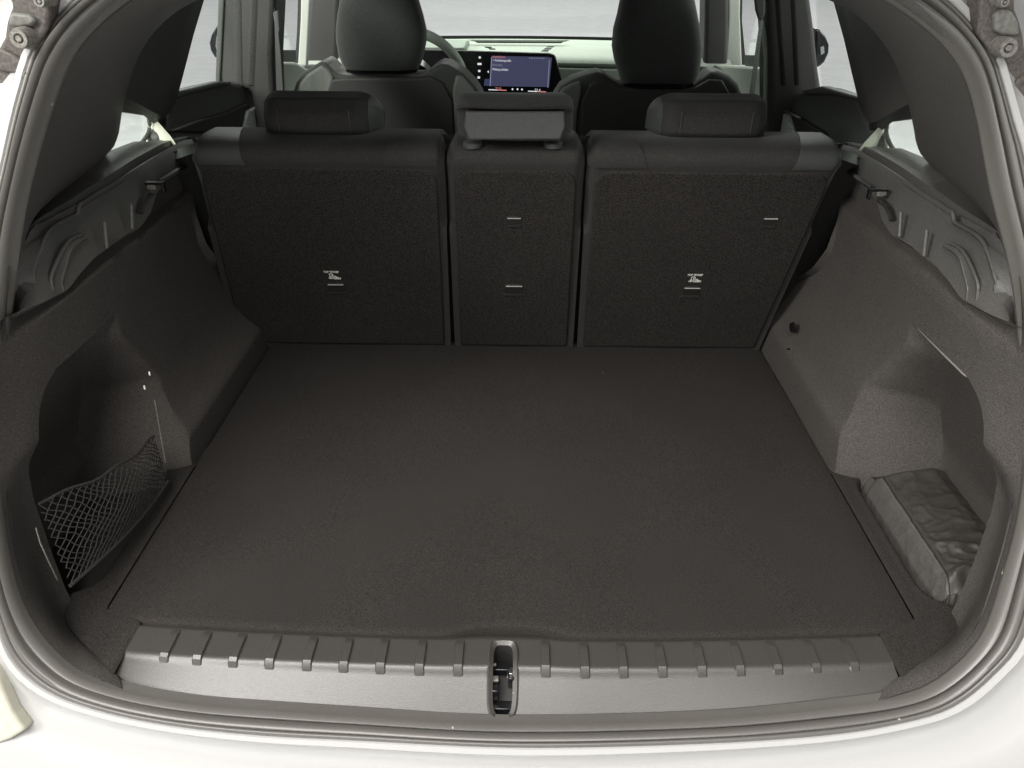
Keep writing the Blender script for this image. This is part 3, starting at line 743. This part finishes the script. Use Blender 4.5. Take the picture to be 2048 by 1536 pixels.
lp = [(572,330),(574,250),(583,190),(592,163),(606,146),(625,133),(642,124),(650,124),(660,135),(674,149),(700,152),(840,153),(852,149),(868,135),(882,128),(897,130),(925,147),(948,170),(962,192),(972,250),(975,330)]
ls = [(640,330),(645,200),(662,158),(690,155),(840,156),(862,152),(885,165),(905,200),(912,330)]
lh = [(-70,702,812,.03),(-60,690,822,.045),(-30,682,829,.056),(0,679,834,.060),(30,674,843,.062),(60,671,850,.064),(85,672,850,.064),(110,677,845,.063),(128,684,840,.061),(136,688,836,.056)]
sf, hf, rg = front_seat(lp, lh, ls, 'driver seat back seen over the rear seats', True)
b1 = [(586,300),(590,195),(600,165),(613,150),(628,140),(643,131),(656,140),(668,156),(655,200),(650,300)]
prism('bolster', PL(b1, Y=1.192), (0, .02, 0), FRONTL, sf, bev=.006, seg=3)
b2 = [(912,300),(905,180),(912,150),(925,154),(945,176),(957,198),(964,300)]
prism('bolster', PL(b2, Y=1.192), (0, .02, 0), FRONTL, sf, bev=.006, seg=3)
rp_ = [(1098,330),(1104,250),(1109,195),(1122,175),(1145,162),(1170,153),(1196,146),(1208,149),(1226,162),(1242,171),(1390,173),(1408,160),(1425,147),(1440,144),(1462,152),(1480,168),(1488,190),(1494,250),(1496,330)]
rsq = [(1158,330),(1162,200),(1180,168),(1200,158),(1240,176),(1390,177),(1420,160),(1445,160),(1462,190),(1468,330)]
rh = [(-70,1262,1366,.03),(-60,1252,1376,.045),(-30,1246,1384,.056),(0,1243,1390,.060),(30,1237,1396,.062),(60,1229,1402,.064),(95,1226,1405,.064),(120,1230,1403,.063),(145,1238,1399,.061),(160,1242,1394,.058),(166,1245,1391,.053)]
sf2, hf2, rg2 = front_seat(rp_, rh, rsq, 'passenger seat back seen over the rear seats', False)
prism('bolster', PL([(1106,300),(1112,198),(1126,178),(1146,168),(1163,163),(1162,190),(1154,225),(1150,300)], Y=1.192), (0, .02, 0), FRONTL, sf2, bev=.006, seg=3)
a, b_ = P(1277, 168, Y=1.20), P(1353, 169, Y=1.20)
tube('headrest_bar', [a, (a+b_)/2+np.array([0, 0, .001]), b_], .0042, STEEL, sf2)

# ------------------------------------------------------------------ dashboard
def zz(py, Y, px=1165): return P(px, py, Y=Y)[2]
dp = [(2.36, zz(79, 2.34)-.01), (2.34, zz(80, 2.34)), (2.2, zz(88, 2.2)), (2.05, zz(97, 2.05)), (1.96, zz(108, 1.96)), (1.925, zz(119, 1.925)), (1.918, zz(125, 1.918)), (1.925, zz(130, 1.925)), (1.945, zz(134, 1.945)), (1.94, zz(152, 1.94)), (1.925, zz(168, 1.925)), (1.94, zz(185, 1.94)), (1.98, zz(215, 1.98)), (2.05, .0), (2.1, -.2)]
rows = []
for a, b in dp:
    rows.append([np.array([x, a+.05*(1-(x/.66)**2)*(1 if a > 2.1 else .3)-.03, b-.008*(x/.66)**2]) for x in np.linspace(-.66, .66, 41)])
dash = loft('dashboard', rows, DASHM, car, ang=40)
prism('lower_panel', PL([(1105,136),(1232,139),(1300,145),(1300,230),(1105,230)], Y=1.895), (0, .02, 0), DASHG, dash, bev=.004)
# windscreen lower edge
loft('screen_edge', [[np.array([x, 2.37+.05*(1-(x/.66)**2), zz(q, 2.37)-.006*(x/.66)**2]) for x in np.linspace(-.7, .7, 31)] for q in (82, 75.5)], DARK, dash)
def onY(l, Y): return PL(l, Y=Y)
multi('vent_slot', [prism_vf(onY([(948,82.5),(1128,83.5),(1122,86.5),(955,86)], 2.12), (0, .01, 0))], DARK, dash)
multi('speaker_frame', [prism_vf(onY([(935,79.5),(1140,80.5),(1128,84),(948,83)], 2.15), (0, .01, 0))], DASHG, dash)
for l in ([(968,93.5),(982,94),(984,96),(972,96)], [(976,97),(990,97.5),(991,99.5),(981,99.5)], [(1095,93),(1109,93),(1106,95),(1092,95)], [(1090,97),(1104,97),(1101,99.2),(1087,99.2)], [(1085,101),(1098,101),(1096,103.2),(1082,103.2)]):
    multi('demister_slat', [prism_vf(onY(l, 1.90), (0, .01, 0))], DARK, dash)
puff('instrument_hood', [(1.93, zY(99, 1.93, 880)), (1.93, zY(92, 1.93, 880)), (2.0, zY(82, 2.0, 880)), (2.15, zY(80, 2.15, 880)), (2.15, zY(92, 2.15, 880))], P(760, 90, Y=1.95)[0], P(931, 90, Y=1.95)[0], .02, DASHG, dash)
# display panel
YD = 1.845
pan = [(700,100),(845,100),(900,101),(1000,104),(1098,107),(1108,110),(1112,114),(1122,152),(1124,162),(1116,180),(1100,200),(870,200),(860,176),(700,170)]
disp = prism('display_panel', PL(pan, Y=YD), (0, .02, 0), BLACK, car, bev=.003)
def scr(name, l, m, d=.002): return prism(name, PL(l, Y=YD-d), (0, .0012, 0), m, disp)
scr('screen', [(984,112),(1097,114),(1104,116),(1098,174),(978,172),(980,150)], SCREEN, .0012)
scr('screen_margin', [(969,158),(979,158),(978,172),(968,171)], SCRDARK, .0016)
scr('screen_frame', [(982.6,114),(984,114),(981,172),(979.6,172)], SCRDIM, .0026)
scr('screen_frame', [(1098.2,120),(1099.4,120),(1096.2,175.5),(1095,175.5)], SCRDIM, .0026)
def dtext(name, s, px, py, h, m, wide=None):
    c = P(px, py, Y=YD-.0045); k = np.linalg.norm(P(px+1, py, Y=YD)-P(px, py, Y=YD))
    return text_mesh(name, s, h*1.25*k, lambda a, b: c+np.array([a*(wide or 1), 0, b-.02*a]), m, disp, 'LEFT')
dtext('screen_lettering', 'FAHRZEUG', 985, 115.5, 4.0, SCRRED)
dtext('screen_lettering', '< Funktionsprofile', 986, 122.5, 5.0, SCRWHITE, .78)
dtext('screen_lettering', 'Bitte anhalten', 985, 131.3, 4.2, SCRDIM, .66)
dtext('screen_lettering', 'Meldung schließen', 985, 140.5, 5.0, SCRWHITE, .68)
dtext('screen_lettering', '- - - - - - -', 1058, 117.5, 5.0, SCRWHITE, 1.25)
dtext('temperature', '22.0', 990.5, 179.5, 5.5, SCRRED); dtext('temperature', '22.4', 1069, 182.5, 5.5, SCRWHITE)
scr('slider', [(977,178.6),(995,179.2),(995,180.8),(977,180.2)], SCRWHITE, .003); scr('slider', [(995,179.2),(1013,180),(1013,181.6),(995,180.8)], SCRRED, .003)
scr('slider', [(1056,181.6),(1074,182.2),(1074,183.8),(1056,183.2)], SCRWHITE, .003); scr('slider', [(1074,182.2),(1092,183),(1092,184.6),(1074,183.8)], SCRRED, .003)
for x, y in ((1025, 178.5), (1035, 178.5), (1044, 179)):
    c = P(x, y, Y=YD-.003); multi('icon', [cyl_vf(c, (0, 1, 0), .0028, .001, 10)], SCRWHITE, disp)
for x, y, w in ((959.5, 115, 4), (959, 128, 8), (958.5, 142, 4.5), (957.5, 155, 5)):
    multi('button_icon', [prism_vf(PL([(x-w/2, y-2), (x+w/2, y-2), (x+w/2, y+2), (x-w/2, y+2)], Y=YD-.003), (0, .001, 0))], SCRWHITE, disp)
scr('arrow_icon', [(974.5,143.5),(977.5,140.8),(977.5,146.2)], SCRWHITE, .003)

# ------------------------------------------------------------------ steering wheel
YW = 1.62
cw = P(822, 166, Y=YW); Rw = np.linalg.norm(P(929, 166, Y=YW)-cw)
tl = math.radians(22)
ring = [cw+Rw*np.array([math.cos(w), -math.sin(w)*math.sin(tl), math.sin(w)*math.cos(tl)]) for w in np.linspace(0, 2*math.pi, 64, endpoint=False)]
v, f = tube_vf(ring+[ring[0]], .0135, 12)
sw = mesh('steering_wheel', v, f[:-2], DASHG, car, ang=80)
multi('hub', [cyl_vf(cw+np.array([0, .02, 0]), (0, 1, .4), .06, .03, 24)], BLACK, sw)
for w in (.1, math.pi-.1, -math.pi/2):
    e = cw+Rw*.95*np.array([math.cos(w), -math.sin(w)*math.sin(tl), math.sin(w)*math.cos(tl)])
    tube('spoke', [cw+np.array([0, .02, 0]), (cw+e)/2+np.array([0, .01, 0]), e], .013, DASHG, sw)
# inside lip light strip of the wheel rim is the tube itself

# ------------------------------------------------------------------ cabin pillars, belts, doors, mirrors
def cabin_side(side):
    F = (lambda l: l)
    Y = 1.12
    if side < 0:
        bp = [(447,-60),(552,-60),(548,40),(545,110),(548,190),(556,250),(545,330),(508,330),(508,220),(500,180),(440,170),(434,150),(438,60)]
        strip_ = [(438,-60),(450,-60),(446,40),(442,120),(439,170),(430,170),(432,110)]
        belt = [(548,15),(556,60),(561,110),(566,182),(553,182),(551,110)]
        beltm = [(545,25),(556,20),(560,60),(557,72),(550,58)]
        ap = [(622,-60),(680,-60),(676,60),(674,126),(674,190),(606,190),(610,128),(614,60)]
        ap2 = [(603,-60),(622,-60),(617,40),(613,126),(612,180),(592,180),(596,126),(601,40)]
        ap3 = [(598,-60),(605,-60),(602,40),(597,126),(590,126),(594,60)]
    else:
        bp = [(1528,-60),(1615,-60),(1622,0),(1630,60),(1638,140),(1644,178),(1648,200),(1640,330),(1538,330),(1540,200),(1540,100),(1536,20)]
        strip_ = [(1519,20),(1526,32),(1536,70),(1541,120),(1541,215),(1530,215),(1532,120),(1526,60)]
        belt = [(1520,40),(1527,40),(1509,187),(1499,187)]
        beltm = [(1505,-60),(1528,-60),(1530,28),(1524,42),(1518,40),(1512,20)]
        ap = [(1412,-60),(1458,-60),(1458,40),(1456,125),(1456,190),(1406,190),(1408,130),(1410,60)]
        ap2 = [(1458,-60),(1482,-60),(1480,30),(1484,125),(1486,180),(1450,180),(1452,126),(1458,40)]
        ap3 = [(1480,-60),(1486,-60),(1484,40),(1492,130),(1484,130),(1479,40)]
    ctr = prism('centre_pillar', PL(bp, Y=Y), (0, .10, 0), PLASTIC2, car, bev=.012, seg=3)
    if side < 0: prism('pillar_edge', PL(strip_, Y=Y-.006), (0, .02, 0), DOORM, ctr, bev=.003)
    else: prism('pillar_edge', PL(strip_, Y=Y+.02), (0, .02, 0), DASHM, ctr, bev=.003)
    for k, q in enumerate((.25, .62)):   # soft vertical folds in the pillar cover
        a, c = P(bp[0][0]+(bp[1][0]-bp[0][0])*q, -40, Y=Y), P((460 if side < 0 else 1548)+(70)*q, 170, Y=Y)
        tube('pillar_fold', [a, (a+c)/2, c], .010, PLASTIC2, ctr, n=12, flat=.25)
    sb = prism('seat_belt', PL(belt, Y=Y-.016), (0, .0025, 0), DASHG if side > 0 else DOORM, car)
    prism('belt_guide', PL(beltm, Y=Y-.02), (0, .012, 0), DOORM, sb, bev=.003)
    wp = prism('windscreen_pillar', PL(ap, Y=1.90), (0, .10, 0), PLASTIC2, car, bev=.012, seg=3)
    prism('pillar_face', PL(ap2, Y=1.93), (0, .03, 0), DASHM, wp, bev=.004)
    prism('pillar_seal', PL(ap3, Y=1.96), (0, .02, 0), DARK, wp)
    # rear door: trim, armrest and window
    xw = side*.615
    if side < 0:
        tr = [(352,184),(400,172),(441,164),(486,166),(515,176),(526,186),(526,232),(520,290),(330,300),(322,272),(338,240)]
        cap = [(352,182),(441,162.5),(470,164),(455,172),(380,190),(343,202),(347,190)]
        spk = [(497,222),(513,214),(519,216),(520,262),(488,262)]
        pull = [(345,262),(400,240),(452,226),(498,206),(502,214),(485,262),(470,268)]
        win = [(403,-30),(446,-30),(440,162),(352,182)]
    else:
        tr = [(1556,204),(1562,196),(1600,184),(1640,174),(1660,176),(1714,194),(1730,235),(1745,262),(1745,310),(1560,310),(1552,262)]
        cap = [(1600,181),(1642,172),(1716,192),(1718,202),(1660,190),(1610,190)]
        spk = [(1555,222),(1576,231),(1588,268),(1553,268)]
        pull = [(1575,226),(1600,238),(1640,262),(1650,276),(1590,276),(1584,262)]
        win = [(1628,-30),(1664,5),(1716,192),(1642,172)]
    dr = prism('rear_door', PL(tr, x=xw), (side*.03, 0, 0), DOORM, car, bev=.010, seg=3)
    prism('door_cap', PL(cap, x=xw-side*.006), (side*.02, 0, 0), DOORM, dr, bev=.006, seg=3)
    prism('door_pull', PL(pull, x=xw-side*.012), (side*.015, 0, 0), DARK, dr, bev=.003)
    if side > 0:
        tube('trim_strip', PL([(1556,216),(1575,224),(1600,236)], x=xw-side*.016), .003, STEEL, dr)
    prism('speaker_cloth', PL(spk, x=xw-side*.018), (side*.01, 0, 0), SPEAK, dr, bev=.003)
    prism('window_glass', PL(win, x=xw+side*.02), (side*.003, 0, 0), GLASS, dr, smooth=False)
    # front door: pale top, window, mirror
    if side < 0:
        ft = [(560,124),(592,124),(600,128),(640,150),(650,200),(576,200),(570,170)]; fm = DASHM
        fwin = [(565,-30),(600,-30),(592,124),(560,124)]
        mr = [(438,46),(430,55),(422,70),(418,86),(421,102),(428,114),(436,120),(446,122),(446,40)]; mg = [(433,72),(438,78),(438,98),(434,103),(431,92)]
        sash = [(560,100),(592,100),(592,126),(560,126)]
    else:
        ft = [(1424,130),(1455,130),(1490,133),(1518,136),(1525,200),(1480,200),(1470,170),(1440,140)]; fm = DASHM
        fwin = [(1478,-30),(1512,-30),(1512,134),(1490,132)]
        mr = [(1632,56),(1641,60),(1652,72),(1659,90),(1658,106),(1650,124),(1640,134),(1630,136)]; mg = [(1641,94),(1648,92),(1649,106),(1642,110)]
        sash = [(1488,110),(1512,111),(1512,134),(1490,134)]
    fd = prism('front_door', PL(ft, x=side*.60), (side*.03, 0, 0), fm, car, bev=.008, seg=3)
    prism('window_sash', PL(sash, x=side*.62), (side*.02, 0, 0), DOORM, fd)
    prism('window_glass', PL(fwin, x=side*.64), (side*.003, 0, 0), GLASS, fd, smooth=False)
    mi = prism('door_mirror', PL(mr, Y=1.47), (0, .06, 0), BLACK, car, bev=.012, seg=3)
    prism('mirror_glass', PL(mg, Y=1.462), (0, .01, 0), MIRG, mi)
cabin_side(-1); cabin_side(1)
mesh('windscreen', [(-.62, 2.47, .39), (.62, 2.47, .39), (.50, 1.95, .80), (-.50, 1.95, .80), (-.62, 2.474, .392), (.62, 2.474, .392), (.50, 1.954, .802), (-.50, 1.954, .802)], [(0, 1, 2, 3), (4, 5, 6, 7), (0, 1, 5, 4), (1, 2, 6, 5), (2, 3, 7, 6), (3, 0, 4, 7)], GLASS, car, smooth=False)

# ------------------------------------------------------------------ pouch in the right tray
def pouch():
    def hx(u, v):    # u along the pouch (front of car -> rear), v across
        pass
    L = []
    near, far = .026, .275
    rows = []
    nu, nv = 120, 90
    # cross-section (offset from inner lower edge): up the inner side, over the top, down the outer side
    sec = [(0, 0), (.003, .022), (.008, .046), (.012, .058), (.016, .062), (.045, .072), (.085, .078), (.105, .072), (.112, .04), (.112, .0)]
    se = rs([np.array([a, 0, b]) for a, b in sec], nv)
    rnd = random.Random(3)
    fold = [(rnd.uniform(0, 1), rnd.uniform(.2, 1.0), rnd.uniform(-1.2, 1.2), rnd.uniform(.001, .0042), rnd.uniform(.018, .05)) for _ in range(26)]
    for i in range(nu+1):
        t = i/nu; y = far+(near-far)*t; r = []
        e = min(t, 1-t); rnd_ = 1-.35*(1-ss(0, .10, e))
        for k, p in enumerate(se):
            q = k/(nv-1)
            x = .548+.006*t+p[0]*(1-.04*(1-ss(0, .06, e))); z = -.030+p[2]*rnd_*(1-.12*t)
            d = 0
            for a, b, s, h, w in fold:
                dd = (t-a)*math.cos(s)+(q-b)*math.sin(s)*.6
                d += h*(math.exp(-abs(dd)/w*1.3)-.35*math.exp(-(dd/w/1.6)**2))*(1 if (q > .33 or t > .75) else .25)
            near_ = .6+.9*ss(.55, .95, t)
            def rg(fx, fy, o): return (1-abs(2.2*mnoise.noise((t*fx+q*1.3, q*fy-t*2.0, o))))**2
            d = d*.6*near_+near_*(.0050*(rg(5.5, 3.5, 1.7)-.5)+.0028*(rg(12, 8, 4.2)-.5)+.0012*mnoise.noise((t*30, q*24, 2.7)))*(1 if q > .3 else .55)
            r.append(np.array([x+(-d*.5 if q < .33 else 0), y+(.006*math.sin(q*7) if e < .02 else 0), z+(d if q > .3 else 0)]))
        rows.append(r)
    c0 = [np.array([p[0], p[1]+.010, -.03+(p[2]+.03)*.4]) for p in rows[0]]; c1 = [np.array([p[0], p[1]-.006, -.03+(p[2]+.03)*.08]) for p in rows[-1]]
    b = loft('pouch', [c0]+rows+[c1], NYLON, None, ang=70, loc=(.595, .15, -.03))
    b['label'] = 'crumpled black nylon pouch lying in the tray beside the right wall'; b['category'] = 'pouch'
    # grey side panel and piping along the seam
    n0 = int(nv*.27)
    side_rows = [[r[k]+np.array([-.0014, 0, .0003]) for k in range(1, n0+1)] for r in rows[1:-1]]
    o = loft('side_panel', side_rows, NYLON2, None, ang=70, loc=(0, 0, 0)); o.parent = b; o.matrix_parent_inverse = Matrix.Translation(-Vector(b.location))
    o = tube('piping', [r[n0]+np.array([-.0014, 0, .0006]) for r in rows[1:-1]]+[rows[-2][int(n0*(1-k/6))]+np.array([-.002, -.004, 0]) for k in range(1, 6)], .0011, DARK, None, n=6); o.parent = b; o.matrix_parent_inverse = Matrix.Translation(-Vector(b.location))
    hp = cr([np.array([.585, .238, .024]), np.array([.59, .245, .034]), np.array([.605, .242, .038]), np.array([.62, .232, .030])], 16)
    o = tube('loop', hp, .0028, NYLON2, None, n=8); o.parent = b; o.matrix_parent_inverse = Matrix.Translation(-Vector(b.location))
pouch()
# ------------------------------------------------------------------ net over the left bay
def net():
    # corner points of the net: front top, rear top, rear bottom, front bottom
    A, B, C, D = P(332, 905, x=-.520), P(84, 1010, x=-.556), P(150, 1175, x=-.528), P(318, 990, x=-.518)
    A, B, C, D = P(308, 872, x=-.530), P(76, 1005, x=-.560), P(140, 1172, x=-.530), P(336, 962, x=-.516)
    def pt(u, v):
        s = math.sin(math.pi*u); top = A+(B-A)*u; bo = D+(C-D)*u
        top = top+np.array([0.014*s, 0, -.005*s+.0025*math.sin(u*17)]); bo = bo+np.array([.006*s, 0, -.004*s])
        p = top+(bo-top)*v; return p+np.array([.008*math.sin(math.pi*v)*s, 0, 0])
    parts = []
    nu, nv = 20, 10
    for k in range(-nv, nu+1):
        for sgn in (1, -1):
            pts = []
            for i in range(nv+1):
                u = (k+(i if sgn > 0 else nv-i))/nu
                if 0 <= u <= 1:
                    w = (.22*math.sin((k*3+i)*2.1)+.25*math.sin(k*.7+i*.5))/nu; pts.append(pt(min(1, max(0, u+w)), i/nv))
            if len(pts) > 2: parts.append(tube_vf(pts, .0008, 5))
    n = multi('storage_net', parts, NET, None, ang=80, loc=tuple(C))
    n['label'] = 'black elastic mesh net stretched over the bay in the left wall'; n['category'] = 'net'
    def sub(name, pts, r, m):
        o = tube(name, pts, r, m, None, n=6); o.parent = n; o.matrix_parent_inverse = Matrix.Translation(-Vector(n.location))
    sub('elastic_edge', [pt(u, 0) for u in np.linspace(0, 1, 16)], .0018, NET)
    sub('elastic_edge', [pt(u, 1) for u in np.linspace(0, 1, 16)], .0025, NET)
    sub('edge_wire', PL([(309,800),(316,840),(323,880),(331,925)], x=-.514), .0009, BOLT)
    sub('edge_wire', PL([(72,1056),(80,1085),(95,1118),(115,1160)], x=-.545), .0009, BOLT)
    for px, py in ((299, 747), (289, 775)):
        c = P(px, py, x=-.512)
        o = multi('hook', [box_vf(c, (.0016, .0016, .0055))], PRINT, None); o.parent = n; o.matrix_parent_inverse = Matrix.Translation(-Vector(n.location))
net()
